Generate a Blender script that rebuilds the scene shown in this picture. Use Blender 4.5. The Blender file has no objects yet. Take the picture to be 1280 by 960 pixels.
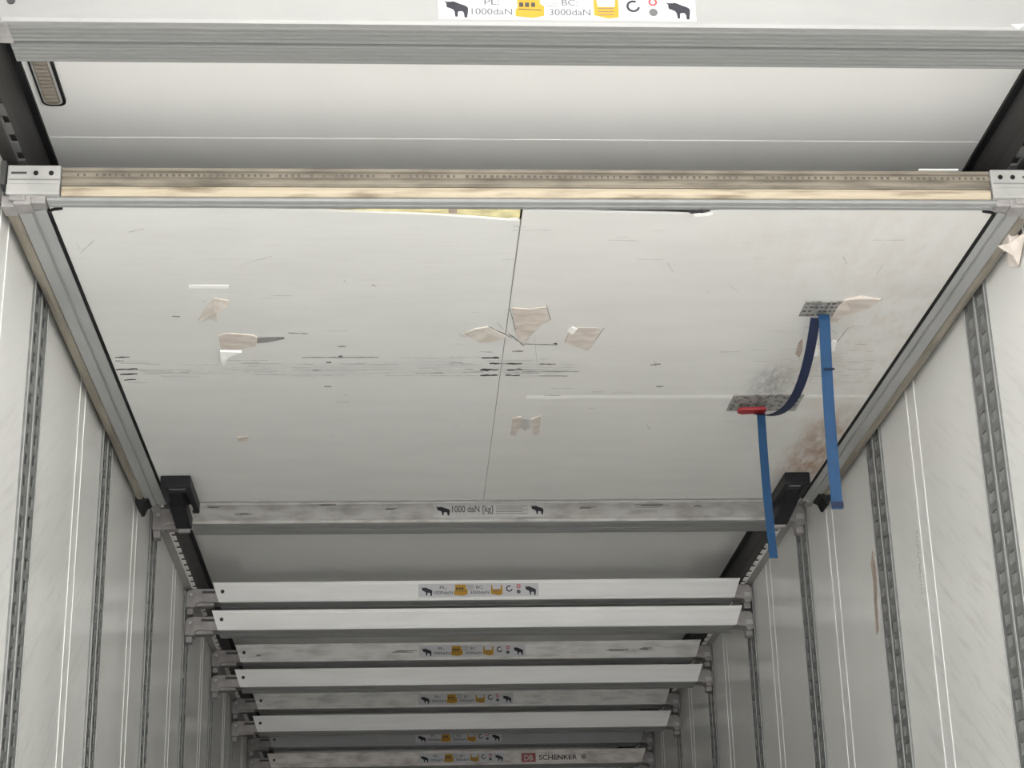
import bpy, bmesh, math, random
from mathutils import Vector, Matrix
rng = random.Random(7)
scene = bpy.context.scene
COL = scene.collection

# ---------------------------------------------------------------- camera, light, exposure
cam_d = bpy.data.cameras.new('camera')
cam_d.sensor_fit = 'HORIZONTAL'
cam_d.sensor_width = 36.0
cam_d.lens = 2301.6 / 1280 * 36.0
cam_d.clip_start = 0.05
cam = bpy.data.objects.new('camera', cam_d)
COL.objects.link(cam)
R_ = Vector((0.99821451, -0.05467833, -0.02404313))
U_ = Vector((0.00243855, -0.36488259, 0.93105035))
W_ = Vector((0.05968119, 0.92944659, 0.36409777))
m = Matrix.Identity(4)
for i in range(3):
    m[i][0], m[i][1], m[i][2] = R_[i], U_[i], -W_[i]
m[0][3], m[1][3], m[2][3] = -0.2965, 0.0, 0.42
cam.matrix_world = m
scene.camera = cam

world = bpy.data.worlds.new('overcast_sky')
scene.world = world
world.use_nodes = True
wb = world.node_tree.nodes['Background']
wb.inputs[0].default_value = (0.985, 0.985, 0.985, 1)
wb.inputs[1].default_value = 0.6
sun_d = bpy.data.lights.new('sun', 'SUN')
sun_d.energy = 8.0
sun_d.angle = math.radians(3)
sun_d.color = (1.0, 0.985, 0.96)
sun = bpy.data.objects.new('sun', sun_d)
sun.rotation_euler = Vector((-0.55, -0.30, -0.8)).to_track_quat('-Z', 'Y').to_euler()   # high, from the right and the trailer's front: lights the yard only
COL.objects.link(sun)
scene.view_settings.view_transform = 'Standard'
scene.view_settings.look = 'None'
scene.view_settings.gamma = 1.0
scene.view_settings.use_curve_mapping = False
scene.view_settings.exposure = 2.23
scene.cycles.max_bounces = 14
scene.cycles.diffuse_bounces = 12
scene.cycles.glossy_bounces = 4
scene.cycles.caustics_reflective = True
scene.cycles.blur_glossy = 1.0
scene.cycles.use_denoising = True

REAR = 1.3            # where the trailer's open rear end is
FRONT = 14.7
HW = 1.23             # half of the inner width
H = 2.65              # inner height
S = 1.138
def PY(k): return 4.41 + S * (k - 1)     # lashing posts along the walls


# ---------------------------------------------------------------- helpers
class MB:
    """collects shapes and links them as one mesh object"""
    def __init__(self):
        self.v, self.f, self.mi = [], [], []
    def add(self, vs, fs, mi=0):
        o = len(self.v)
        self.v += [tuple(p) for p in vs]
        for f in fs:
            self.f.append([i + o for i in f]); self.mi.append(mi)
        return self
    def box(self, x0, x1, y0, y1, z0, z1, mi=0):
        vs = [(x, y, z) for x in (x0, x1) for y in (y0, y1) for z in (z0, z1)]
        return self.add(vs, [(0,1,3,2),(4,6,7,5),(0,4,5,1),(2,3,7,6),(0,2,6,4),(1,5,7,3)], mi)
    def prism(self, poly, a0, a1, plane='xz', mi=0):
        """poly in a plane, swept along the third axis from a0 to a1"""
        n = len(poly)
        def P(p, a):
            if plane == 'xz': return (p[0], a, p[1])
            if plane == 'yz': return (a, p[0], p[1])
            return (p[0], p[1], a)
        fa = a0 if callable(a0) else (lambda p: a0)
        fb = a1 if callable(a1) else (lambda p: a1)
        vs = [P(p, fa(p)) for p in poly] + [P(p, fb(p)) for p in poly]
        fs = [tuple(range(n)), tuple(range(2 * n - 1, n - 1, -1))]
        fs += [(i, i + n, (i + 1) % n + n, (i + 1) % n) for i in range(n)]
        return self.add(vs, fs, mi)
    def cyl(self, c, r, h, axis='y', n=16, mi=0):
        ring = [(r * math.cos(2 * math.pi * i / n), r * math.sin(2 * math.pi * i / n)) for i in range(n)]
        if axis == 'y': return self.prism([(c[0] + a, c[2] + b) for a, b in ring], c[1], c[1] + h, 'xz', mi)
        if axis == 'x': return self.prism([(c[1] + a, c[2] + b) for a, b in ring], c[0], c[0] + h, 'yz', mi)
        return self.prism([(c[0] + a, c[1] + b) for a, b in ring], c[2], c[2] + h, 'xy', mi)
    def ribbon(self, path, widths, t=0.002, mi=0):
        """flat band: path of points, a width vector per point, thickness along the band's normal"""
        vs, n = [], len(path)
        for i, p in enumerate(path):
            p = Vector(p); w = Vector(widths[i] if isinstance(widths, list) else widths)
            d = Vector(path[min(i + 1, n - 1)]) - Vector(path[max(i - 1, 0)])
            nn = d.cross(w).normalized() * t / 2
            vs += [p - w / 2 - nn, p + w / 2 - nn, p + w / 2 + nn, p - w / 2 + nn]
        fs = []
        for i in range(n - 1):
            a, b = 4 * i, 4 * i + 4
            for j in range(4):
                fs.append((a + j, a + (j + 1) % 4, b + (j + 1) % 4, b + j))
        fs += [(3, 2, 1, 0), (4 * n - 4, 4 * n - 3, 4 * n - 2, 4 * n - 1)]
        return self.add(vs, fs, mi)
    def build(self, name, mats, parent=None, bevel=0, smooth=False):
        me = bpy.data.meshes.new(name)
        me.from_pydata(self.v, [], self.f)
        mats = mats if isinstance(mats, (list, tuple)) else [mats]
        for mt in mats: me.materials.append(mt)
        for p, i in zip(me.polygons, self.mi):
            p.material_index = i
            p.use_smooth = smooth
        bm = bmesh.new(); bm.from_mesh(me)
        bmesh.ops.recalc_face_normals(bm, faces=bm.faces)
        bm.to_mesh(me); bm.free()
        o = bpy.data.objects.new(name, me)
        COL.objects.link(o)
        if parent is not None: o.parent = parent
        if bevel:
            b = o.modifiers.new('bevel', 'BEVEL'); b.width = bevel; b.segments = 2; b.limit_method = 'ANGLE'
        return o

def thing(name, label, cat, loc=(0, 0, 0), rx=0, group=None):
    o = bpy.data.objects.new(name, None)
    COL.objects.link(o)
    o.location = loc; o.rotation_euler = (rx, 0, 0)
    o['label'] = label; o['category'] = cat; o['kind'] = 'thing'
    if group: o['group'] = group
    return o
def struct(o):
    o['kind'] = 'structure'; return o

# ---------------------------------------------------------------- materials
def mat(name, col, rough=0.6, metal=0.0, var=0.0, scale=6.0, stretch=(1, 1, 1), col2=None, bump=0.0, spec=0.5, detail=6, lo=0.35, hi=0.7):
    """principled surface whose colour wanders between col and col2 with a stretched noise"""
    mt = bpy.data.materials.new(name); mt.use_nodes = True
    nt = mt.node_tree; N, L = nt.nodes, nt.links
    b = N['Principled BSDF']
    b.inputs['Roughness'].default_value = rough
    b.inputs['Metallic'].default_value = metal
    b.inputs['Specular IOR Level'].default_value = spec
    c1 = (*col, 1); b.inputs['Base Color'].default_value = c1
    if col2 is None: col2 = tuple(c * (1 - var) for c in col)
    if var or tuple(col2) != tuple(col):
        tc = N.new('ShaderNodeTexCoord'); mp = N.new('ShaderNodeMapping'); mp.inputs['Scale'].default_value = stretch
        nz = N.new('ShaderNodeTexNoise'); nz.inputs['Scale'].default_value = scale; nz.inputs['Detail'].default_value = detail
        rp = N.new('ShaderNodeMapRange'); rp.inputs['From Min'].default_value = lo; rp.inputs['From Max'].default_value = hi
        mx = N.new('ShaderNodeMix'); mx.data_type = 'RGBA'
        L.new(tc.outputs['Object'], mp.inputs[0]); L.new(mp.outputs[0], nz.inputs['Vector'])
        L.new(nz.outputs[0], rp.inputs[0]); L.new(rp.outputs[0], mx.inputs[0])
        mx.inputs[6].default_value = c1; mx.inputs[7].default_value = (*col2, 1)
        L.new(mx.outputs[2], b.inputs['Base Color'])
        if bump:
            bp = N.new('ShaderNodeBump'); bp.inputs['Strength'].default_value = bump; bp.inputs['Distance'].default_value = 0.002
            L.new(nz.outputs[0], bp.inputs['Height']); L.new(bp.outputs[0], b.inputs['Normal'])
    return mt

def last_colour(mt):
    b = mt.node_tree.nodes['Principled BSDF']
    return b, b.inputs['Base Color'].links[0].from_socket if b.inputs['Base Color'].links else None
def smear(mt, c, rad, col, amount, scale=8, stretch=(1, 1, 1), lo=0.4, hi=0.65, rot=0.0):
    """a dirt patch of its own shape: soft ellipse at c (object space) broken up by noise"""
    nt = mt.node_tree; N, L = nt.nodes, nt.links
    b, src = last_colour(mt)
    tc = N.new('ShaderNodeTexCoord'); mp = N.new('ShaderNodeMapping')
    mp.inputs['Location'].default_value = [-c[i] / rad[i] for i in range(3)]
    mp.inputs['Scale'].default_value = [1 / rad[i] for i in range(3)]
    ln = N.new('ShaderNodeVectorMath'); ln.operation = 'LENGTH'
    r1 = N.new('ShaderNodeMapRange'); r1.interpolation_type = 'SMOOTHSTEP'
    r1.inputs['From Min'].default_value = 1.0; r1.inputs['From Max'].default_value = 0.25
    m2 = N.new('ShaderNodeMapping'); m2.inputs['Scale'].default_value = stretch
    mr = N.new('ShaderNodeMapping'); mr.inputs['Rotation'].default_value = (rot, 0, 0)
    nz = N.new('ShaderNodeTexNoise'); nz.inputs['Scale'].default_value = scale; nz.inputs['Detail'].default_value = 8; nz.inputs['Roughness'].default_value = 0.65
    r2 = N.new('ShaderNodeMapRange'); r2.inputs['From Min'].default_value = lo; r2.inputs['From Max'].default_value = hi; r2.inputs['To Max'].default_value = amount
    mu = N.new('ShaderNodeMath'); mu.operation = 'MULTIPLY'
    mx = N.new('ShaderNodeMix'); mx.data_type = 'RGBA'
    L.new(tc.outputs['Object'], mp.inputs[0]); L.new(mp.outputs[0], ln.inputs[0]); L.new(ln.outputs['Value'], r1.inputs[0])
    L.new(tc.outputs['Object'], mr.inputs[0]); L.new(mr.outputs[0], m2.inputs[0]); L.new(m2.outputs[0], nz.inputs['Vector']); L.new(nz.outputs[0], r2.inputs[0])
    L.new(r1.outputs[0], mu.inputs[0]); L.new(r2.outputs[0], mu.inputs[1]); L.new(mu.outputs[0], mx.inputs[0])
    if src: L.new(src, mx.inputs[6])
    else: mx.inputs[6].default_value = b.inputs['Base Color'].default_value
    mx.inputs[7].default_value = (*col, 1)
    L.new(mx.outputs[2], b.inputs['Base Color'])

M = {}
M['wall'] = mat('white_laminate_wall', (0.87, 0.87, 0.85), 0.22, var=0.05, scale=1.6, stretch=(1, 1.5, 1), spec=0.5)
M['joint'] = mat('joint_ridge', (0.86, 0.86, 0.84), 0.5)
M['ceil'] = mat('white_laminate_ceiling', (0.90, 0.895, 0.88), 0.11, var=0.03, scale=2, spec=0.9)
M['floor'] = mat('worn_aluminium_floor', (0.88, 0.87, 0.855), 0.35, 0.5, var=0.1, scale=4)
M['ground'] = mat('concrete_yard', (0.55, 0.55, 0.54), 0.9, var=0.2, scale=1)
M['track'] = mat('galvanised_track', (0.27, 0.275, 0.27), 0.5, 0.45, var=0.3, scale=30)
M['track_rib'] = mat('galvanised_rib', (0.50, 0.505, 0.50), 0.4, 0.35)
M['slotback_lit'] = mat('slot_back_lit', (0.30, 0.305, 0.30), 0.6)
M['tooth_shaded'] = mat('shaded_tooth', (0.10, 0.10, 0.098), 0.6)
M['perf'] = mat('perforation_brown', (0.11, 0.095, 0.08), 0.8)
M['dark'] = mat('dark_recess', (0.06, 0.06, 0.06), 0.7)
M['black'] = mat('black_rubber', (0.008, 0.008, 0.009), 0.6, spec=0.3)
M['plastic'] = mat('black_plastic', (0.007, 0.007, 0.010), 0.45, spec=0.3)
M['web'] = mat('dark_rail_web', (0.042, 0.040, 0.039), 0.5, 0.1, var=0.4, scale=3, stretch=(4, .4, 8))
M['flange'] = mat('rail_aluminium', (0.42, 0.41, 0.40), 0.5, 0.3, var=0.2, scale=5)
M['tooth'] = mat('bright_tooth_aluminium', (0.85, 0.85, 0.83), 0.4, 0.1)
M['casting'] = mat('grey_casting', (0.40, 0.38, 0.375), 0.55, 0.3, var=0.35, scale=22)
M['castlight'] = mat('light_casting', (0.50, 0.497, 0.485), 0.5, 0.2, var=0.2, scale=18)
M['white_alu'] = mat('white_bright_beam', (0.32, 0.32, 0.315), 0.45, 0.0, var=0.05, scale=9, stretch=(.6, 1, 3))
M['bright_alu'] = mat('bright_beam', (0.93, 0.925, 0.92), 0.4, 0.0, var=0.08, scale=6, stretch=(.5, 1, 5))
M['worn_alu'] = mat('worn_beam', (0.86, 0.845, 0.83), 0.5, 0.05, col2=(0.58, 0.565, 0.55), scale=11, stretch=(.7, 1, 3), lo=.45, hi=.75)
M['dirty_alu'] = mat('dirty_beam', (0.62, 0.605, 0.585), 0.5, 0.15, col2=(0.40, 0.38, 0.365), scale=11, stretch=(1, 1, 3), lo=.42, hi=.72)
M['blue_alu'] = mat('smooth_bluish_beam', (0.50, 0.52, 0.54), 0.42, 0.2, var=0.08, scale=4)
M['pink_alu'] = mat('scuffed_pinkish_beam', (0.86, 0.81, 0.78), 0.5, 0.05, col2=(0.56, 0.51, 0.49), scale=10, stretch=(1, 1, 3), lo=.42, hi=.7)
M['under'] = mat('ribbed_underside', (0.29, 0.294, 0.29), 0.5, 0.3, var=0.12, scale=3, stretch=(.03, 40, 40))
M['sticker'] = mat('sticker_film', (0.64, 0.64, 0.67), 0.4)
M['sticker_old'] = mat('sticker_film_old', (0.66, 0.65, 0.64), 0.5, var=0.12, scale=30)
M['ink'] = mat('dark_ink', (0.02, 0.02, 0.03), 0.5)
M['inkgrey'] = mat('grey_ink', (0.12, 0.12, 0.125), 0.5)
M['inkpale'] = mat('pale_ink', (0.30, 0.30, 0.30), 0.5)
M['yellow'] = mat('yellow_ink', (0.50, 0.27, 0.02), 0.5)
M['orange'] = mat('orange_ink', (0.62, 0.28, 0.02), 0.5)
M['red'] = mat('red_ink', (0.55, 0.05, 0.06), 0.5)
M['redfade'] = mat('faded_red_ink', (0.42, 0.10, 0.11), 0.5)
M['sheetL'] = mat('panel_sheet_skin', (0.74, 0.74, 0.725), 0.5, var=0.05, scale=3, stretch=(1, 3, 1), spec=.3)
M['sheetR'] = mat('panel_sheet_skin_stained', (0.74, 0.735, 0.715), 0.5, var=0.06, scale=3, stretch=(1, 3, 1), spec=.3)
M['profile'] = mat('grey_profile', (0.31, 0.315, 0.315), 0.5, 0.15, var=0.12, scale=6, stretch=(3, 1, 1))
M['sideprofile'] = mat('grey_side_profile', (0.40, 0.405, 0.405), 0.5, 0.1, var=0.12, scale=4, stretch=(6, 1, 1))
M['seal'] = mat('dirty_tan_seal', (0.27, 0.24, 0.195), 0.75, col2=(0.14, 0.122, 0.098), scale=5, stretch=(1.5, 1, 8), lo=.4, hi=.7)
M['lip'] = mat('cream_lip_seal', (0.50, 0.43, 0.325), 0.7, col2=(0.25, 0.20, 0.14), scale=7, stretch=(1, 1, 9), lo=.48, hi=.7)
M['sideseal'] = mat('tan_side_seal', (0.29, 0.262, 0.218), 0.75, col2=(0.20, 0.177, 0.145), scale=4, stretch=(8, 1, 1), lo=.4, hi=.65)
M['foam'] = mat('yellow_foam', (0.90, 0.82, 0.48), 0.9, var=0.35, scale=25)
M['core'] = mat('grey_core', (0.30, 0.30, 0.29), 0.8)
M['tape'] = mat('beige_torn_tape', (0.68, 0.62, 0.57), 0.6, col2=(0.55, 0.48, 0.43), scale=16, stretch=(1, 2, 1), lo=.4, hi=.65)
M['tapepale'] = mat('pale_torn_tape', (0.72, 0.68, 0.64), 0.6, col2=(0.60, 0.54, 0.48), scale=22, lo=.4, hi=.6)
M['paper'] = mat('white_paper', (0.92, 0.915, 0.90), 0.6)
M['scuff3'] = mat('black_scuff', (0.05, 0.05, 0.05), 0.8)
M['scuff2'] = mat('grey_scuff', (0.25, 0.245, 0.24), 0.8)
M['scuff1'] = mat('faint_scuff', (0.50, 0.495, 0.485), 0.8)
M['zinc'] = mat('zinc_plate', (0.40, 0.39, 0.375), 0.5, 0.3, col2=(0.22, 0.21, 0.20), scale=45, lo=.5, hi=.6)
M['blue'] = mat('blue_webbing', (0.006, 0.058, 0.158), 0.6, var=0.25, scale=120, stretch=(1, 1, .2))
M['navy'] = mat('navy_webbing', (0.004, 0.012, 0.05), 0.65, var=0.2, scale=120)
M['clip'] = mat('red_plastic', (0.33, 0.022, 0.03), 0.4)
M['lens'] = mat('ribbed_lens', (0.22, 0.19, 0.155), 0.3, var=0.2, scale=20)
M['residue'] = mat('brown_residue', (0.50, 0.41, 0.35), 0.7, var=0.25, scale=30)
smear(M['sheetR'], (1.07, 1.85, 0), (0.13, 0.62, 1), (0.36, 0.215, 0.135), 0.9, 9, (3, .8, 1), .32, .60)
smear(M['sheetR'], (1.02, 1.0, 0), (0.30, 1.1, 1), (0.60, 0.50, 0.42), 0.45, 7, (3, 1.5, 1), .45, .68)
smear(M['sheetR'], (0.85, 0.25, 0), (0.5, 0.45, 1), (0.64, 0.56, 0.51), 0.35, 6, (3.5, 1.2, 1), .42, .68)
smear(M['sheetR'], (0.80, 1.20, 0), (0.09, 0.20, 1), (0.18, 0.18, 0.175), 0.6, 14, (4, 1, 1), .38, .62)
smear(M['sheetR'], (0.90, 1.12, 0), (0.22, 0.25, 1), (0.45, 0.42, 0.38), 0.45, 14, (2, 8, 1), .42, .62)
smear(M['sheetL'], (-0.2, 1.08, 0), (1.0, 0.09, 1), (0.45, 0.44, 0.43), 0.45, 8, (1.5, 40, 1), .45, .62)
smear(M['sheetR'], (0.05, 1.08, 0), (0.25, 0.10, 1), (0.40, 0.39, 0.38), 0.5, 8, (1.5, 40, 1), .45, .62)
smear(M['sheetL'], (-0.5, 0.35, 0), (1.2, 0.5, 1), (0.62, 0.61, 0.59), 0.4, 6, (1, 9, 1), .52, .7)
smear(M['wall'], (1.23, 4.4, 1.5), (1, 1.7, 1.0), (0.46, 0.455, 0.44), 0.38, 5, (1, 7, 0.9), .5, .72, rot=0.95)
smear(M['wall'], (-1.23, 4.6, 1.5), (1, 1.5, 1.0), (0.46, 0.455, 0.44), 0.28, 5, (1, 7, 0.9), .5, .72, rot=0.95)

# ---------------------------------------------------------------- the setting
gm = MB().box(-60, 60, -80, 40, -1.25, -1.15); struct(gm.build('ground', M['ground']))
struct(MB().box(-HW - .05, HW + .05, REAR, FRONT + .06, -0.12, 0).build('floor', M['floor']))
struct(MB().box(-HW - .06, HW + .06, FRONT, FRONT + .06, 0, H).build('wall_front', M['wall']))
for side, nm in ((-1, 'wall_left'), (1, 'wall_right')):
    w = MB()
    x0, x1 = sorted((side * HW, side * (HW + .07)))
    w.box(x0, x1, REAR, FRONT, 0, H + .07)
    for k in range(0, 9):                      # twin joint ridges between the posts
        for dy in (-.045, .045):
            a, b = sorted((side * HW, side * (HW - .0018)))
            w.box(a, b, PY(k) + .69 + dy - .0045, PY(k) + .69 + dy + .0045, .02, 2.508, 1 if side > 0 else 0)
    if side > 0:                               # peeled residue and a scuffed strip on the right wall
        w.prism([(5.655, 2.03), (5.70, 2.06), (5.675, 2.0), (5.685, 1.93), (5.70, 1.9), (5.715, 1.81), (5.75, 1.80), (5.74, 1.9), (5.725, 1.97), (5.735, 2.03), (5.70, 2.07)], side * HW, side * (HW - .0012), 'yz', 2)
        for q in range(16):
            z = 1.79 + q * .012; y = 5.20 - (z - 1.8) * .12 + rng.uniform(-.008, .008)
            w.box(side * (HW - .001), side * HW, y - .012, y + rng.uniform(.0, .014), z, z + rng.uniform(.003, .009), 3)
    struct(w.build(nm, [M['wall'], M['joint'], M['residue'], M['scuff1']]))
c = MB().box(-HW, HW, REAR, FRONT, H, H + .07)
c.box(-1.155, 1.155, 4.027, 4.033, H - .0008, H, 1)
c.box(-1.155, 1.155, 8.40, 8.408, H - .0008, H, 1)
struct(c.build('ceiling', [M['ceil'], M['joint']]))

# ---------------------------------------------------------------- perforated posts let into the walls
def post(side, y, label, group):
    t = thing('lashing_post', label, 'lashing post', (side * HW, y, 0.03), 0, group)
    X = lambda d: -side * d
    def bx(mb, d0, d1, y0, y1, z0, z1, mi=0):
        a, b = sorted((X(d0), X(d1))); mb.box(a, b, y0, y1, z0, z1, mi)
    ztop = 2.472
    bk = MB(); bx(bk, 0, .0015, -.088, .088, 0, ztop); bk.build('back_plate', M['dark'] if side < 0 else M['slotback_lit'], t)  # right-wall backs coloured lighter, standing in for light caught in the slots
    fr = MB()
    for y0, y1 in ((-.092, -.066), (-.026, .026), (.066, .092)):
        bx(fr, .0005, .006, y0, y1, 0, ztop)
    for c0, ph in ((-.046, 0), (.046, .027)):
        z = -.027 + ph
        while z < ztop:
            bx(fr, .0005, .0058, c0 - .021, c0 + .021, max(z, 0), min(z + .023, ztop)); z += .054
    fr.build('slotted_face', M['track'], t)
    rb = MB()
    for yc, w in ((-.0895, .005), (0, .012), (.0895, .005)):
        bx(rb, .0058, .0078, yc - w / 2, yc + w / 2, 0, ztop)
    rb.build('rib', M['track_rib'], t)
ordn = ['nearest the open rear', 'second from the open rear', 'third from the open rear', 'fourth from the open rear', 'fifth from the open rear', 'sixth from the open rear', 'seventh from the open rear', 'eighth and farthest in view']
for side, nm in ((-1, 'left'), (1, 'right')):
    for k in range(1, 9):
        post(side, PY(k), f'perforated grey lashing post in the {nm} wall, {ordn[k-1]}', f'lashing posts in the {nm} wall')

# ---------------------------------------------------------------- rails in the ceiling corners
for side, nm in ((-1, 'left'), (1, 'right')):
    t = thing('ceiling_rail', f'dark ceiling rail with toothed metal edge above the {nm} wall', 'rail', (side * HW, 0, 2.505), 0)
    X = lambda d: -side * d
    def poly(pts): return [(X(a), b) for a, b in pts]
    for y0_, y1_, mt in ((REAR + .02, 6.0, 'web'), (6.0, FRONT - .02, 'flange')):  # near flange takes the dark web colour, its shade painted in
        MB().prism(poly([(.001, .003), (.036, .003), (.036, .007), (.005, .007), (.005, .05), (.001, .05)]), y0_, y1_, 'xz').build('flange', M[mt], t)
    for y0_, y1_, mt in ((REAR + .1, 6.0, 'tooth_shaded'), (6.0, FRONT - .1, 'tooth')):  # near teeth: darker copy of the tooth metal, shade put into the colour
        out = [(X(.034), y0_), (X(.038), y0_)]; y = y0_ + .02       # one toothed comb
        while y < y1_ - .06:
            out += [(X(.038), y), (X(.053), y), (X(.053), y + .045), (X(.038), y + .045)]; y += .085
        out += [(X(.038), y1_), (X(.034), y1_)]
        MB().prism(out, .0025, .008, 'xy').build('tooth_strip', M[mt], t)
    MB().prism(poly([(.046, .02), (.050, .045), (.047, .05), (.054, .075), (.051, .08), (.057, .105), (.054, .11), (.059, .143), (.020, .143), (.020, .02)]), REAR + .02, FRONT - .02, 'xz').build('web', M['web'], t)
    MB().prism(poly([(.058, .131), (.073, .135), (.073, .1445), (.058, .1445)]), REAR + .02, FRONT - .02, 'xz').build('gasket', M['black'], t)

# ---------------------------------------------------------------- stickers
BULL = [(0, .95), (.03, .80), (.09, .72), (.07, .62), (.12, .52), (.20, .50), (.27, .46), (.36, .42), (.42, .30), (.45, .04), (.55, .04), (.57, .30), (.66, .33), (.76, .32), (.81, .22), (.83, .0), (.95, .0),
        (.98, .25), (1.0, .46), (.96, .57), (.86, .64), (.66, .72), (.46, .82), (.34, .86), (.26, .82), (.20, .84), (.12, .82), (.06, .84), (.03, .90)]
ST = .0010            # film thickness
def flat(mb, poly, y, mi=0):       # printed shape standing half a millimetre proud
    mb.prism(poly, y, y - .0004, 'xz', mi)
def rect(x0, x1, z0, z1): return [(x0, z0), (x1, z0), (x1, z1), (x0, z1)]
def ring(cx, cz, r0, r1, a0=0, a1=360, n=20):
    A = [math.radians(a0 + (a1 - a0) * i / n) for i in range(n + 1)]
    return [(cx + r1 * math.cos(a), cz + r1 * math.sin(a)) for a in A] + [(cx + r0 * math.cos(a), cz + r0 * math.sin(a)) for a in reversed(A)]
def bull(parent, x0, x1, z0, z1, y, material):
    mb = MB(); flat(mb, [(x0 + (x1 - x0) * a, z0 + (z1 - z0) * b) for a, b in BULL], y)
    return mb.build('bull_emblem', material, parent)
def text(parent, s, x0, x1, z0, z1, y, material, name='lettering'):
    cu = bpy.data.curves.new(name, 'FONT'); cu.body = s; cu.size = 1; cu.extrude = 0.0; cu.offset = .012
    tmp = bpy.data.objects.new('tmp', cu)
    me = bpy.data.meshes.new_from_object(tmp)
    bpy.data.objects.remove(tmp); bpy.data.curves.remove(cu)
    xs = [v.co.x for v in me.vertices]; zs = [v.co.y for v in me.vertices]
    ax, bx_, az, bz = min(xs), max(xs), min(zs), max(zs)
    for v in me.vertices:
        v.co = (x0 + (v.co.x - ax) / (bx_ - ax) * (x1 - x0), y - .0004, z0 + (v.co.y - az) / (bz - az) * (z1 - z0))
    me.materials.clear(); me.materials.append(material); me.name = name
    o = bpy.data.objects.new(name, me); COL.objects.link(o); o.parent = parent
    return o

def load_sticker(beam, x0, z0, faded=False, yel=None):
    """the long sticker: bull, PL 1000daN, pictogram, BC 3000daN, pictogram, ring, two marks, bull"""
    ink = M['ink']; grey = M['inkgrey']; yel = yel or M['yellow']
    y = 0.0
    st = MB().box(x0, x0 + .518, -ST, y, z0, z0 + .060).build('load_sticker', M['sticker'], beam)
    y = -ST
    bull(st, x0 + .012, x0 + .060, z0 + .006, z0 + .050, y, ink)
    bull(st, x0 + .459, x0 + .507, z0 + .006, z0 + .052, y, ink)
    text(st, 'PL:', x0 + .092, x0 + .122, z0 + .036, z0 + .050, y, grey)
    text(st, '1000daN', x0 + .066, x0 + .148, z0 + .013, z0 + .028, y, grey)
    text(st, 'BC:', x0 + .248, x0 + .280, z0 + .036, z0 + .050, y, grey)
    text(st, '3000daN', x0 + .222, x0 + .305, z0 + .013, z0 + .028, y, grey)
    for dx in (.196, .214):                                      # pale small print between pictogram and BC
        pass
    sp = MB()
    for q in range(4): flat(sp, rect(x0 + .205 + q * .003, x0 + .240, z0 + .054 - q * .006, z0 + .0515 - q * .006), y)
    sp.build('small_print', M['inkpale'], st)
    a = x0 + .154
    p1 = MB(); flat(p1, [(a, z0 + .010), (a + .035, z0 + .006), (a + .058, z0 + .012), (a + .058, z0 + .034), (a + .050, z0 + .040), (a + .050, z0 + .055), (a + .004, z0 + .055), (a + .004, z0 + .030), (a, z0 + .024)], y)
    for q in range(3): flat(p1, rect(a + .008 + q * .012, a + .016 + q * .012, z0 + .032, z0 + .042), y - .0004, 1)
    flat(p1, [(a + .006, z0 + .026), (a + .052, z0 + .024), (a + .052, z0 + .0255), (a + .006, z0 + .0275)], y - .0004, 1)
    p1.build('pallet_pictogram', [yel, M['scuff3']], st)
    a = x0 + .312
    p2 = MB(); flat(p2, [(a, z0 + .014), (a + .030, z0 + .006), (a + .050, z0 + .010), (a + .050, z0 + .052), (a + .044, z0 + .052), (a + .042, z0 + .034), (a + .008, z0 + .034), (a + .006, z0 + .052), (a, z0 + .052)], y)
    for q in range(3): flat(p2, rect(a + .008, a + .040, z0 + .015 + q * .007, z0 + .0165 + q * .007), y - .0004, 1)
    p2.build('beam_pictogram', [yel, M['inkgrey']], st)
    r = MB(); flat(r, ring(x0 + .392, z0 + .036, .009, .014, 60, 350), y); r.build('ring_mark', ink, st)
    r = MB(); flat(r, ring(x0 + .432, z0 + .046, .005, .009, 0, 359), y); r.build('round_mark', M['red'], st)
    r = MB(); flat(r, [(x0 + .432 + .009 * math.cos(i * .3927), z0 + .022 + .009 * math.sin(i * .3927)) for i in range(16)], y); r.build('round_mark', grey, st)
    return st

def plain_sticker(beam):
    x0, z0 = -.183, .018
    st = MB().box(x0, x0 + .416, -ST, 0, z0, z0 + .054).build('load_sticker', M['sticker_old'], beam)
    y = -ST
    bull(st, x0 + .012, x0 + .064, z0 + .006, z0 + .046, y, M['ink'])
    bull(st, x0 + .366, x0 + .418 - .004, z0 + .008, z0 + .048, y, M['ink'])
    text(st, '1000 daN [kg]', x0 + .072, x0 + .225, z0 + .010, z0 + .044, y, M['inkgrey'])
    sp = MB()
    for q in range(5): flat(sp, rect(x0 + .236, x0 + .355 - (q % 2) * .02, z0 + .012 + q * .007, z0 + .0135 + q * .007), y)
    sp.build('small_print', M['inkgrey'], st)

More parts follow.
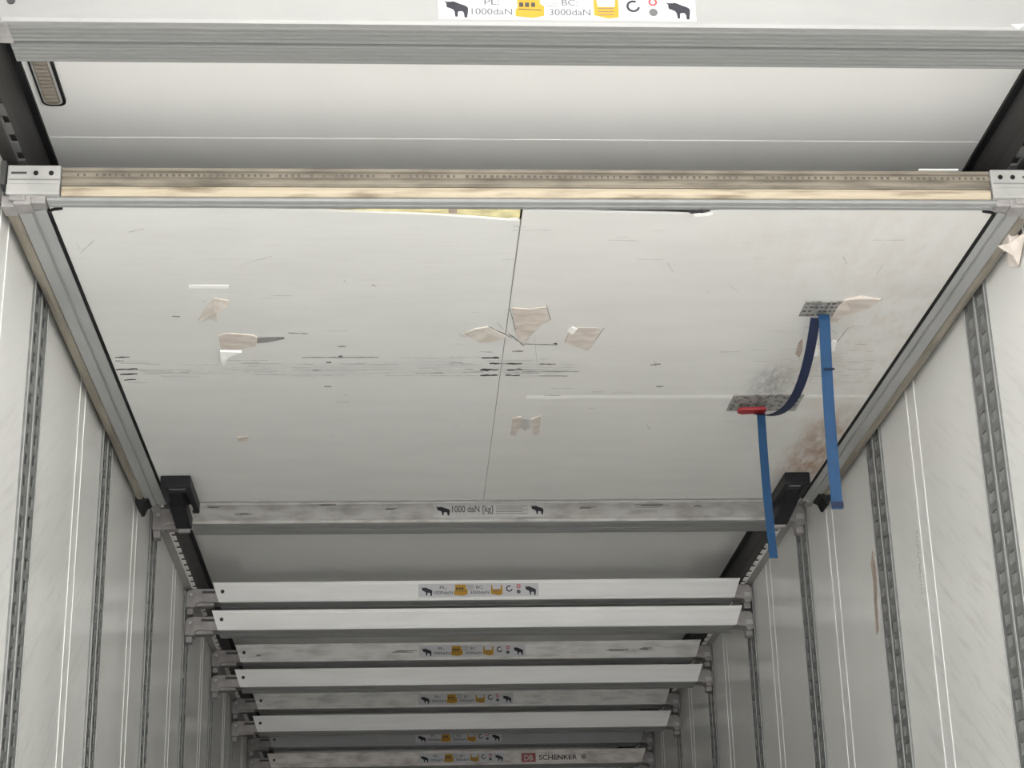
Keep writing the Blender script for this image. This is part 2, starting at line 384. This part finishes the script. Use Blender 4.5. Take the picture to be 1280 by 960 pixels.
# ---------------------------------------------------------------- the double-deck beams
def beam(k, zb, finish, label, fit='casting'):
    t = thing('cargo_beam', label, 'cargo beam', (0, PY(k) - .1175, zb), 0, 'cargo beams across the trailer')
    xl = lambda p: -1.107 + (.086 - p[1]) * .33
    xr = lambda p: 1.172 - (.086 - p[1]) * .36
    h = .086
    front = [(.02, .004), (.001, 0), (-.003, .006), (-.003, .012), (0, .014), (0, .071), (-.0045, .083), (-.002, h), (.02, h)]
    MB().prism(front, xl, xr, 'yz').build('front_face', M[finish], t)
    und = [(.02, h), (.150, h), (.150, .0)]
    y = .150
    for n in range(4): und += [(y, 0), (y - .0085, 0), (y - .009, .006), (y - .0144, .006)]; y -= .0147
    und += [(y, 0), (y - .001, 0), (y - .001, .018), (y - .017, .018), (y - .017, .001)]; y -= .017
    for n in range(4): und += [(y, .001), (y - .0085, .001), (y - .009, .007), (y - .0144, .007)]; y -= .0147
    und += [(.0205, .007)]
    MB().prism(und, xl, xr, 'yz').build('ribbed_body', M['under'], t)
    # left end fitting
    f = MB().prism([(-1.088, .062), (-1.185, .061), (-1.208, .056), (-1.218, .044), (-1.218, -.018), (-1.182, -.020), (-1.176, -.004), (-1.160, .004), (-1.070, .000)], .006, .085, 'xz')
    f.box(-1.216, -1.19, .03, .075, -.045, -.018)
    f.box(-1.19, -1.10, .02, .07, -.012, .004)
    f = f.build('end_fitting', M[fit], t, bevel=.003)
    MB().box(-1.150, -1.095, .004, .010, .040, .050).build('slot', M['dark'], f)
    MB().cyl((-1.197, .002, .036), .007, .01).build('pin', M['castlight'], f)
    g = MB().prism([(1.156, .060), (1.200, .061), (1.214, .055), (1.218, .040), (1.218, -.016), (1.192, -.022), (1.182, -.004), (1.135, .002)], .006, .085, 'xz')
    g.box(1.186, 1.216, .03, .075, -.042, -.016)
    g = g.build('end_fitting', M[fit], t, bevel=.003)
    MB().box(1.186, 1.214, .003, .008, .004, .024).build('catch', M['castlight'], g)
    for x in (-1.064, 1.105):
        MB().cyl((x, -.0035, .046), .008, .004).build('rivet', M['dark'] if x < 0 else M[finish], t)
    return t
ZU, ZL = 2.443, 2.321
b0 = beam(0, 2.424, 'white_alu', 'nearest whitish cargo beam, along the top of the picture')
load_sticker(b0, -.222, .011)
MB().prism([(.940, .012), (.972, .013), (.953, .001), (.948, .005)], -.002, -.0035, 'xz').build('paper_flake', M['paper'], b0)
b3 = beam(3, ZU, 'dirty_alu', 'dirty grey cargo beam at the far end of the raised panel')
plain_sticker(b3)
for x0, x1, z, w in ((-.92, -.84, .034, .006), (-.62, -.54, .066, .010), (-.36, -.31, .050, .006), (.36, .44, .050, .010), (.55, .72, .055, .012), (.80, .84, .058, .012), (-1.02, -.96, .062, .006)):
    q = MB()
    for n in range(5):
        a = rng.uniform(x0, x0 + .4 * (x1 - x0)); c_ = rng.uniform(x0 + .5 * (x1 - x0), x1); zz = z + rng.uniform(-w / 2, w / 2)
        q.prism(rect(a, c_, zz, zz + .0025), -.0004, .0004, 'xz')
    q.build('scuff_mark', M['scuff2'], b3)
b = beam(4, ZU, 'bright_alu', 'upper bright cargo beam of the pair just beyond the dirty grey beam'); load_sticker(b, -.228, .012)
beam(4, ZL, 'bright_alu', 'lower bright cargo beam of the pair just beyond the dirty grey beam, no sticker')
b = beam(5, ZU, 'worn_alu', 'worn cargo beam with sticker and dark scuffs, upper of the second pair'); load_sticker(b, -.215, .012)
for x0, x1, z, w in ((-.36, -.22, .042, .012), (.70, .82, .038, .010), (.86, .93, .042, .014), (-1.01, -.98, .03, .006)):
    q = MB()
    for n in range(5):
        a = rng.uniform(x0, x0 + .3 * (x1 - x0)); c_ = rng.uniform(x0 + .6 * (x1 - x0), x1); zz = z + rng.uniform(-w / 2, w / 2)
        q.prism(rect(a, c_, zz, zz + .003), -.0004, .0004, 'xz')
    q.build('scuff_mark', M['scuff2'], b)
beam(5, ZL, 'bright_alu', 'bright plain cargo beam, lower of the second pair')
b = beam(6, ZU, 'worn_alu', 'worn grey cargo beam with sticker, upper of the third pair'); load_sticker(b, -.211, .012)
beam(6, ZL, 'bright_alu', 'bright plain cargo beam, lower of the third pair')
b = beam(7, ZU, 'blue_alu', 'smooth bluish grey cargo beam with sticker, upper of the fourth pair'); load_sticker(b, -.219, .012, yel=M['orange'])
b = beam(7, ZL, 'pink_alu', 'scuffed cargo beam with red logo and black lettering, lowest in the picture'); load_sticker(b, -.203, .012)
st = MB().box(.417, .502, -ST, 0, .010, .066).build('logo_sticker', M['redfade'], b)
text(st, 'DB', .433, .486, .022, .054, -ST, M['pink_alu'])
text(b, 'SCHENKER', .522, .752, .024, .054, -.0002, M['ink'])
q = MB(); flat(q, ring(.792, .040, .011, .016, 0, 359), 0); flat(q, rect(.785, .799, .034, .046), 0); q.build('round_mark', M['inkgrey'], b)
b = beam(8, ZU, 'worn_alu', 'farthest cargo beam, only its top edge showing at the bottom of the picture'); load_sticker(b, -.24, .012, yel=M['orange'])

# ---------------------------------------------------------------- the raised bulkhead panel
TILT = .0100
bh = thing('bulkhead', 'white partition panel folded up under the ceiling, scuffed and patched with torn tape', 'bulkhead panel', (0, 3.85, 2.3875), math.atan(TILT))
LEN = 2.352
core = MB().box(-1.10, 1.10, .05, LEN - .01, .03, .078); core.build('panel_core', M['core'], bh)
sl = MB().prism([(-1.114, .040), (-.80, .041), (-.60, .044), (-.48, .054), (-.43, .058), (-.32, .066), (-.224, .074), (-.12, .088), (-.035, .103), (-.013, .106), (-.0118, 1.2), (-.0105, LEN), (-1.114, LEN)], 0, .006, 'xy')
sl.build('panel_sheet', M['sheetL'], bh)
sr = MB().prism([(-.0095, .046), (.08, .050), (.20, .058), (.33, .063), (.385, .066), (.405, .070), (.43, .048), (.46, .040), (1.124, .040), (1.124, LEN), (-.0085, LEN), (-.0098, 1.2)], 0, .006, 'xy')
# pressed ridge across the right sheet
sr.prism([(1.300, 0), (1.308, -.0015), (1.316, -.0025), (1.326, -.0032), (1.329, 0)], .078, 1.118, 'yz')
sr.build('panel_sheet', M['sheetR'], bh)
MB().box(-.0118, -.0095, .10, LEN, .001, .004).build('seam', M['scuff2'], bh)
fm = MB().box(-.64, -.014, .046, .125, .008, .029); fm.box(-.55, -.016, .062, .070, .0065, .008); fm.build('foam_edge', M['foam'], bh)
MB().box(-.185, -.165, .058, .072, .004, .008).build('stain_block', M['residue'], bh)
MB().prism([(.385, .046), (.402, .050), (.425, .034), (.437, .046), (.412, .062), (.392, .060)], -.0015, .004, 'xy').build('torn_notch', M['scuff3'], bh)
MB().prism([(.398, .060), (.414, .056), (.428, .062), (.445, .058), (.440, .070), (.405, .074)], -.0025, -.0005, 'xy').build('torn_flap', M['paper'], bh)
MB().prism([(-.040, .088), (-.020, .086), (-.018, .098), (-.036, .100)], -.003, -.0005, 'xy').build('torn_flap', M['paper'], bh)
MB().box(-1.10, 1.11, LEN + .0005, LEN + .010, -.003, .078).build('end_profile', M['profile'], bh)
# near edge: ribbed seal, cream lip, grey profile underneath
es = [(.02, .082), (-.002, .082), (-.008, .079), (-.008, .072), (-.002, .070), (-.002, .066), (-.010, .063), (-.010, .055), (-.003, .053), (-.003, .049), (-.009, .046), (-.009, .040), (-.004, .037), (-.004, .034), (.02, .034)]
MB().prism(es, -1.081, 1.103, 'yz').build('edge_seal', M['seal'], bh)
pf = MB()
x = -1.06
while x < 1.09:
    if rng.random() < .86: pf.box(x, x + rng.uniform(.004, .008), -.0104, -.009, .0560, .0625)
    x += .0145
pf = pf.build('perforation', M['perf'], bh); pf['kind'] = 'stuff'
MB().prism([(.02, .033), (-.001, .033), (-.010, .029), (-.013, .020), (-.012, .012), (-.006, .007), (.02, .007)], -1.079, 1.101, 'yz').build('lip_seal', M['lip'], bh)
MB().prism([(.0, .006), (-.004, .003), (.000, -.002), (.013, -.004), (.016, .001), (.019, .001), (.022, -.003), (.034, -.003), (.037, .001), (.044, .001), (.044, .02), (.0, .02)], -1.113, 1.123, 'yz').build('edge_profile', M['profile'], bh)
MB().box(.935, 1.03, -.011, .004, .0825, .0845).build('paper_strip', M['paper'], bh)
SE = 2.275
for s in (-1, 1):
    g0 = 1.1135 if s < 0 else 1.1235
    def mir(p): return [(s * a, b) for a, b in p]
    MB().prism(mir([(g0, -.002), (g0 + .008, -.004), (g0 + .008, .01), (g0, .01)]), .064, LEN, 'xz').build('gasket', M['black'], bh)
    MB().prism(mir([(g0 - .030, .0385), (g0 - .012, .040), (g0 - .001, .046), (g0 + .006, .056), (g0 + .008, .066), (g0 + .004, .066), (g0 - .001, .055), (g0 - .008, .048), (g0 - .030, .0415)]), -.0055, .003, 'xy').build('gasket_corner', M['black'], bh)
    MB().prism(mir([(g0 + .009, -.004), (1.149, -.007), (1.151, -.002), (1.156, -.002), (1.158, -.008), (1.186, -.010), (1.188, .0), (1.188, .075), (g0 + .009, .075)]), .045, LEN + .02, 'xz').build('side_profile', M['sideprofile'], bh)
    MB().prism(mir([(1.1885, -.008), (1.197, -.016), (1.209, -.014), (1.217, -.004), (1.2185, .012), (1.216, .040), (1.1885, .055)]), .050, SE, 'xz', ).build('side_seal', M['sideseal'], bh)
    # corner plate on the near face, with two holes and a slot
    xa, xb = (-1.204, -1.083) if s < 0 else (1.105, 1.214)
    cp = MB().box(xa, xb, -.014, .02, .034, .082); cp.box(xa, xb, -.018, .02, .006, .033)
    cp = cp.build('corner_plate', M['castlight'], bh, bevel=.0025)
    lin = MB().box(xa + .004, xb - .001, -.0152, -.0138, .043, .046); lin.build('groove', M['scuff2'], cp)
    for hx in ((-1.139, -1.104) if s < 0 else (1.128, 1.158)):
        MB().cyl((hx, -.016, .061), .0058, .0025).build('screw_hole', M['black'], cp)
    hx = -1.195 if s < 0 else 1.182
    MB().box(hx, hx + .035, -.0155, -.0138, .059, .064).build('slot', M['dark'], cp)
    xc = sorted((s * 1.207, s * 1.219))
    MB().box(xc[0], xc[1], -.02, .02, .03, .09).build('end_stop', M['dark'], bh)
    # cast corner under the near edge
    cc = MB()
    for (u0, u1, v0, v1, z0) in ((1.115, 1.150, -.004, .034, -.010), (1.148, 1.190, -.006, .048, -.014), (1.186, 1.217, .000, .052, -.018), (1.160, 1.200, -.012, .018, -.006)):
        a, b_ = sorted((s * u0, s * u1)); cc.box(a, b_, v0, v1, z0, .012)
    cc.build('corner_casting', M['casting'], bh, bevel=.004)
    # rubber bumper at the far end of the side seal
    MB().prism(mir([(1.172, .010), (1.2185, .006), (1.2185, -.022), (1.205, -.050), (1.196, -.048), (1.186, -.022), (1.172, -.016)]), SE + .005, SE + .10, 'xz').build('bumper', M['black'], bh, bevel=.003)
    hg = MB(); a, b_ = sorted((s * 1.150, s * 1.182)); hg.box(a, b_, LEN + .025, LEN + .09, -.008, .04); hg.cyl((s * 1.168, LEN + .018, .004), .007, .01)
    hg.build('end_hinge', M['casting'], bh, bevel=.003)
    # black latch on the far end of the panel
    la = thing('latch', '', ''); del la['label']; del la['category']; del la['kind']; la.parent = bh
    xa, xb = (-1.104, -1.004) if s < 0 else (1.008, 1.094)
    xm = (xa + xb) / 2 + s * .012
    ho = MB()
    ho.prism([(xa, 2.055), (xb, 2.055), (xb, 2.36), (xb - .018, 2.36), (xb - .018, 2.075), (xa + .018, 2.075), (xa + .018, 2.36), (xa, 2.36)], -.042, -.0005, 'xy')
    ho.box(xa + .01, xb - .01, 2.06, 2.36, -.010, -.0005)
    ho.box(xa + .012, xb - .012, 2.12, 2.15, -.034, -.006)
    ho.build('housing', M['plastic'], la, bevel=.003)
    lv = MB().prism([(2.16, -.008), (2.40, -.016), (2.47, -.024), (2.47, -.066), (2.44, -.072), (2.25, -.052), (2.16, -.030)], xm - .030, xm + .026, 'yz')
    lv.build('lever', M['plastic'], la, bevel=.004)
    MB().box(xm - .022, xm + .020, 2.455, 2.478, -.080, -.05).build('lever_tip', M['casting'], la, bevel=.003)
    MB().box(xa + .022, xb - .022, 2.105, 2.118, -.033, -.012).build('pivot_bar', M['casting'], la)

# torn tape, scuffs and anchor plates on the underside
T = {
 'white_bar':[(-0.84, 0.483), (-0.739, 0.483), (-0.741, 0.503), (-0.843, 0.503)],
 't2':[(-0.839, 0.71), (-0.815, 0.639), (-0.783, 0.565), (-0.747, 0.581), (-0.749, 0.602), (-0.782, 0.645), (-0.787, 0.715), (-0.809, 0.704)],
 't3':[(-0.797, 0.822), (-0.769, 0.805), (-0.703, 0.817), (-0.691, 0.834), (-0.7, 0.893), (-0.746, 0.922), (-0.799, 0.922)],
 't3w':[(-0.802, 0.928), (-0.743, 0.934), (-0.771, 0.952), (-0.784, 0.97), (-0.801, 1.038), (-0.805, 0.982)],
 't3d':[(-0.693, 0.834), (-0.619, 0.834), (-0.618, 0.846), (-0.665, 0.869), (-0.696, 0.875)],
 't4':[(-0.004, 0.628), (0.044, 0.639), (0.088, 0.623), (0.103, 0.711), (0.081, 0.744), (0.056, 0.83), (0.046, 0.877), (0.027, 0.854), (0.017, 0.795)],
 't5':[(-0.13, 0.812), (-0.096, 0.772), (-0.062, 0.761), (-0.006, 0.83), (-0.044, 0.871), (-0.079, 0.877)],
 't6':[(0.157, 0.872), (0.164, 0.796), (0.175, 0.767), (0.25, 0.773), (0.241, 0.854), (0.228, 0.938), (0.196, 0.907)],
 't6w':[(0.157, 0.79), (0.168, 0.761), (0.184, 0.773), (0.172, 0.807)],
 't7a':[(0.048, 1.654), (0.047, 1.496), (0.071, 1.482), (0.079, 1.579), (0.065, 1.609), (0.066, 1.662)],
 't7b':[(0.104, 1.504), (0.132, 1.475), (0.139, 1.64), (0.122, 1.663), (0.115, 1.587)],
 't7c':[(0.074, 1.497), (0.097, 1.512), (0.105, 1.586), (0.091, 1.617), (0.077, 1.586)],
 't8':[(0.869, 0.717), (0.87, 0.623), (0.881, 0.574), (0.918, 0.548), (0.977, 0.569), (0.958, 0.628), (0.912, 0.672), (0.881, 0.734)],
 't9':[(0.826, 0.964), (0.818, 0.879), (0.823, 0.85), (0.839, 0.928), (0.842, 0.989)],
 't9w':[(0.87, 0.977), (0.87, 0.892), (0.887, 0.928), (0.892, 0.971)],
 't9x':[(0.916, 0.934), (0.91, 0.856), (0.924, 0.868), (0.932, 0.934)],
 'spot':[(-0.818, 1.667), (-0.782, 1.659), (-0.78, 1.698), (-0.816, 1.705)],
}
SC = [(-0.07, 0.992, -0.02, 0.992, 0.013, 3), (-0.166, 0.991, -0.07, 0.985, 0.005, 1), (-0.046, 1.035, -0.018, 1.038, 0.014, 3), (0.003, 1.038, 0.047, 1.039, 0.011, 3), (0.097, 1.042, 0.146, 1.042, 0.01, 2), (0.157, 1.042, 0.197, 1.043, 0.005, 1), (-0.071, 1.086, -0.018, 1.086, 0.015, 3), (0.008, 1.086, 0.052, 1.086, 0.016, 3), (0.052, 1.086, 0.191, 1.087, 0.006, 1), (-0.069, 1.13, -0.018, 1.131, 0.011, 3), (0.005, 1.131, 0.047, 1.131, 0.013, 3), (0.094, 1.131, 0.164, 1.132, 0.005, 1), (0.014, 0.943, 0.045, 0.943, 0.01, 2), (-0.077, 0.943, -0.04, 0.949, 0.007, 1), (-0.164, 1.047, -0.073, 1.041, 0.005, 1), (-0.21, 1.085, -0.071, 1.086, 0.005, 1), (-0.163, 1.13, -0.074, 1.13, 0.006, 1), (0.13, 1.305, 0.183, 1.306, 0.013, 2), (-0.579, 0.988, -0.361, 0.988, 0.007, 2), (-0.511, 1.027, -0.497, 1.027, 0.013, 3), (-0.612, 1.086, -0.302, 1.087, 0.006, 1), (-0.554, 1.086, -0.527, 1.086, 0.008, 2), (-0.475, 0.905, -0.451, 0.905, 0.008, 2), (-0.525, 1.219, -0.504, 1.219, 0.012, 2), (-0.475, 0.978, -0.464, 0.978, 0.013, 3), (-0.593, 1.039, -0.545, 1.039, 0.006, 1), (-0.439, 1.039, -0.302, 1.04, 0.005, 1), (-0.614, 1.125, -0.459, 1.126, 0.006, 1), (-0.607, 0.806, -0.553, 0.812, 0.007, 2), (-0.907, 0.688, -0.886, 0.691, 0.01, 2), (-0.748, 1.026, -0.699, 1.026, 0.007, 1), (-0.302, 0.991, -0.166, 0.991, 0.005, 1), (-0.348, 1.129, -0.163, 1.128, 0.004, 1), (-1.1, 0.987, -1.059, 0.981, 0.008, 3), (-1.092, 1.03, -0.981, 1.037, 0.006, 1), (-1.111, 1.08, -1.049, 1.074, 0.012, 3), (-1.105, 1.118, -1.054, 1.112, 0.01, 3), (-1.1, 1.163, -1.065, 1.157, 0.009, 3), (-1.054, 1.08, -0.896, 1.084, 0.006, 1), (-0.993, 1.131, -0.878, 1.132, 0.005, 1), (-1.103, 1.012, -1.079, 1.012, 0.007, 2), (-1.091, 1.182, -1.034, 1.183, 0.005, 1), (0.42, 1.05, 0.449, 1.044, 0.014, 2), (0.459, 1.226, 0.48, 1.226, 0.011, 2), (0.428, 1.025, 0.438, 1.063, 0.0026, 2), (0.926, 0.414, 0.93, 0.354, 0.0022, 1), (0.925, 0.892, 0.936, 0.768, 0.0022, 2), (0.909, 0.661, 0.982, 0.574, 0.005, 2), (-0.01, 0.634, 0.017, 0.795, 0.0026, 2), (0.087, 0.612, 0.105, 0.716, 0.0026, 2), (-0.002, 0.813, 0.045, 0.901, 0.007, 2), (0.044, 0.889, 0.139, 0.895, 0.006, 2), (0.228, 0.938, 0.257, 0.773, 0.0026, 2), (-0.139, 0.812, -0.116, 0.847, 0.005, 1), (-0.062, 0.761, 0.008, 0.842, 0.006, 2), (0.069, 0.83, 0.095, 1.074, 0.0015, 1), (0.129, 0.889, 0.136, 0.883, 0.012, 3), (0.694, 0.927, 0.74, 0.927, 0.005, 1), (0.607, 0.951, 0.663, 0.945, 0.005, 1), (0.876, 1.143, 0.947, 1.143, 0.005, 1), (1.007, 1.091, 1.077, 1.085, 0.006, 1), (1.007, 1.197, 1.078, 1.19, 0.005, 1), (0.985, 0.892, 1.014, 0.898, 0.008, 1), (0.833, 1.11, 0.889, 1.091, 0.006, 1), (0.78, 1.142, 0.849, 1.129, 0.006, 1), (0.768, 1.208, 0.826, 1.195, 0.009, 1), (0.744, 1.262, 0.761, 1.09, 0.002, 1), (0.769, 1.276, 0.794, 1.116, 0.002, 1), (-1.083, 0.235, -1.081, 0.272, 0.0022, 1), (-0.951, 0.171, -0.911, 0.153, 0.005, 1), (-1.084, 0.29, -1.038, 0.217, 0.003, 1), (0.866, 0.207, 0.946, 0.206, 0.004, 1), (0.209, 0.21, 0.289, 0.214, 0.003, 1), (-0.03, 0.157, 0.067, 0.152, 0.003, 1), (-0.7, 0.355, -0.617, 0.307, 0.003, 1), (-0.444, 0.452, -0.44, 0.467, 0.003, 1), (-0.373, 0.477, -0.363, 0.492, 0.008, 1)]
def scrap(poly, material, name, lift=.0, z=-.0012):
    """a crumpled, irregular scrap stuck to the panel"""
    cx_ = sum(p[0] for p in poly) / len(poly); cy_ = sum(p[1] for p in poly) / len(poly)
    n = len(poly); vs = []
    for a, b_ in poly: vs.append((a, b_, z - rng.uniform(0, lift)))
    vs.append((cx_, cy_, z - lift * .6 - .0006))
    for a, b_ in poly: vs.append((a, b_, -.0002))
    fs = [(i, (i + 1) % n, n) for i in range(n)]
    fs += [(i, n + 1 + i, n + 1 + (i + 1) % n, (i + 1) % n) for i in range(n)]
    fs += [tuple(range(2 * n, n, -1))]
    return MB().add(vs, fs).build(name, material, bh)
for key, mt, lift in (('white_bar', 'paper', 0), ('t2', 'tapepale', .012), ('t3', 'tape', .004), ('t3w', 'paper', .012), ('t3d', 'scuff2', .002), ('t4', 'tape', .004), ('t5', 'tapepale', .003), ('t6', 'tape', .004), ('t6w', 'paper', .006),
                      ('t7a', 'tape', .004), ('t7b', 'tape', .004), ('t7c', 'scuff1', .002), ('t8', 'tape', .010), ('t9', 'residue', .004), ('t9w', 'paper', .006), ('t9x', 'paper', .006), ('spot', 'tapepale', .003)):
    scrap(T[key], M[mt], 'tape_scrap', lift)
r2 = random.Random(3)
for q in range(60):                                  # thin rubbing lines across the panel
    y0 = r2.choice((1.01, 1.04, 1.07, 1.085, 1.105, 1.13)) + r2.uniform(-.012, .012); x0 = r2.uniform(-1.1, .15); l_ = r2.uniform(.02, .14)
    SC.append((x0, y0, min(x0 + l_, 1.1), y0 + r2.uniform(-.002, .002), r2.uniform(.002, .006), 1 if r2.random() < .75 else 2))
for q in range(34):
    x0 = r2.uniform(-1.05, 1.0); y0 = r2.uniform(.1, 1.9); l_ = r2.uniform(.01, .07); a = r2.choice((0, 0, 0, .9, 1.2))
    SC.append((x0, y0, x0 + l_ * math.cos(a), y0 + l_ * math.sin(a), r2.uniform(.0015, .004), 1))
for q in range(30):
    x0 = r2.uniform(.7, 1.05); y0 = r2.uniform(.75, 1.3); l_ = r2.uniform(.01, .06)
    SC.append((x0, y0, min(x0 + l_, 1.11), y0, r2.uniform(.0015, .005), 1))
for lv_, mt in ((1, 'scuff1'), (2, 'scuff2'), (3, 'scuff3')):
    q = MB()
    for x0, y0, x1, y1, w, dk in SC:
        if dk != lv_: continue
        n = max(2, int(math.hypot(x1 - x0, y1 - y0) / .012) + 1)
        d = Vector((x1 - x0, y1 - y0)); L_ = d.length; d /= max(L_, 1e-6); nn = Vector((-d.y, d.x))
        up, dn = [], []
        for i in range(n + 1):
            c_ = Vector((x0, y0)) + d * L_ * i / n
            tw = w * .5 * (.6 if i in (0, n) else rng.uniform(.45, 1.3))
            j = rng.uniform(-.15, .15) * w
            up.append(tuple(c_ + nn * (tw + j))); dn.append(tuple(c_ - nn * (tw - j)))
        q.prism(up + dn[::-1], -.0006, -.0001, 'xy')
    q = q.build('scuff_mark', M[mt], bh); q['kind'] = 'stuff'
# small flying scrap hanging off the right near corner
cr = MB()
fan = [(1.170, .178, -.030), (1.192, .150, -.034), (1.205, .135, -.028), (1.222, .120, -.020), (1.224, .20, -.075), (1.212, .235, -.060), (1.203, .205, -.036), (1.186, .196, -.030)]
vs = [Vector(p) for p in fan] + [Vector((1.206, .175, -.058))]
vs2 = [p + Vector((0, .003, .003)) for p in vs]
fs = [(i, (i + 1) % 8, 8) for i in range(8)] + [(9 + (i + 1) % 8, 9 + i, 17) for i in range(8)] + [(i, i + 9, 9 + (i + 1) % 8, (i + 1) % 8) for i in range(8)]
cr.add(vs + vs2, fs); cr.box(1.19, 1.216, .15, .20, -.034, -.010)
cr.build('torn_wrap', M['tape'], bh)
for (x0, x1, y0, y1) in ((.779, .905, .583, .683), (.704, .920, 1.293, 1.435)):
    ap = MB()
    ap.box(x0, x1, y0, y1, -.004, -.0005)
    ap = ap.build('anchor_plate', M['zinc'], bh, bevel=.001)
    ho = MB()
    for i in range(9):
        for j in range(4):
            px_ = x0 + (i + .5) * (x1 - x0) / 9; py_ = y0 + (j + .5) * (y1 - y0) / 4
            if rng.random() < .75: ho.cyl((px_, py_, -.0045), rng.uniform(.003, .006), .001, 'z', 8)
    ho = ho.build('plate_hole', M['dark'], ap); ho['kind'] = 'stuff'

# ---------------------------------------------------------------- blue strap threaded through the two plates
sp = thing('pull_strap', 'blue webbing strap threaded through two metal plates on the panel, both ends hanging', 'strap', (0.84, 4.505, 2.386))
def hang(p0, p1, n=14, bow=.01):
    p0, p1 = Vector(p0), Vector(p1)
    return [tuple(p0.lerp(p1, i / n) + Vector((bow * math.sin(i / n * 3.1), 0, 0))) for i in range(n + 1)]
# long end at the nearer plate
pth = [(0, .012, .002), (0, -.002, -.006)] + hang((0, -.004, -.02), (-.006, .02, -.545), 12, -.004)
wd = [(.030, 0, 0)] * len(pth)
MB().ribbon(pth, wd, .003).build('hanging_end', M['blue'], sp)
MB().box(-.014, .014, -.0075, -.004, -.165, -.160).build('stitching', M['navy'], sp)
MB().box(-.020, .010, .0155, .019, -.542, -.526).build('end_stitching', M['navy'], sp)
# sagging middle between the plates
pth = []
P0, P1 = Vector((-.018, .02, -.004)), Vector((-.045, .745, -.010))
for i in range(23):
    u = i / 22
    p = P0.lerp(P1, u); p.z -= .115 * (1 - (2 * u - 1) ** 2) * (1 - .25 * u)
    p.x += .012 * math.sin(u * 3.14)
    pth.append(tuple(p))
MB().ribbon(pth, (.027, .004, 0), .003).build('sagging_loop', M['navy'], sp)
# short end at the farther plate
pth = [(-.034, .74, .006), (-.034, .752, -.006)] + hang((-.034, .752, -.016), (-.030, .75, -.468), 12, -.003)
wd = [(.026, .006, 0)] * len(pth)
MB().ribbon(pth, wd, .003).build('hanging_end', M['blue'], sp)
MB().prism([(-.112, .715), (-.100, .705), (-.030, .700), (-.022, .712), (-.026, .738), (-.095, .748), (-.110, .738)], -.012, -.002, 'xy').build('red_clip', M['clip'], sp, bevel=.003)

# ---------------------------------------------------------------- marker lamp in the ceiling
lp = thing('ceiling_lamp', 'slim ribbed ceiling lamp with black rim in the near left corner', 'lamp', (-1.113, 3.66, H))
def stadium(w, y0, y1, r, n=8):
    pts = []
    for cx_, cy_, a0 in ((w / 2 - r, y1 - r, 0), (-w / 2 + r, y1 - r, 90), (-w / 2 + r, y0 + r, 180), (w / 2 - r, y0 + r, 270)):
        for i in range(n + 1):
            a = math.radians(a0 + 90 * i / n); pts.append((cx_ + r * math.cos(a), cy_ + r * math.sin(a)))
    return pts
MB().prism(stadium(.056, -.22, .205, .020), -.008, 0, 'xy').build('rim', M['black'], lp)
MB().prism(stadium(.044, -.21, .192, .016), -.011, -.007, 'xy').build('bezel', M['castlight'], lp)
ln = MB().prism(stadium(.034, -.205, .186, .012), -.013, -.010, 'xy')
y = -.20
while y < .175:
    ln.prism([(y, -.013), (y + .006, -.0165), (y + .012, -.013)], -.0145, .0145, 'yz'); y += .0165
ln.build('lens', M['lens'], lp)
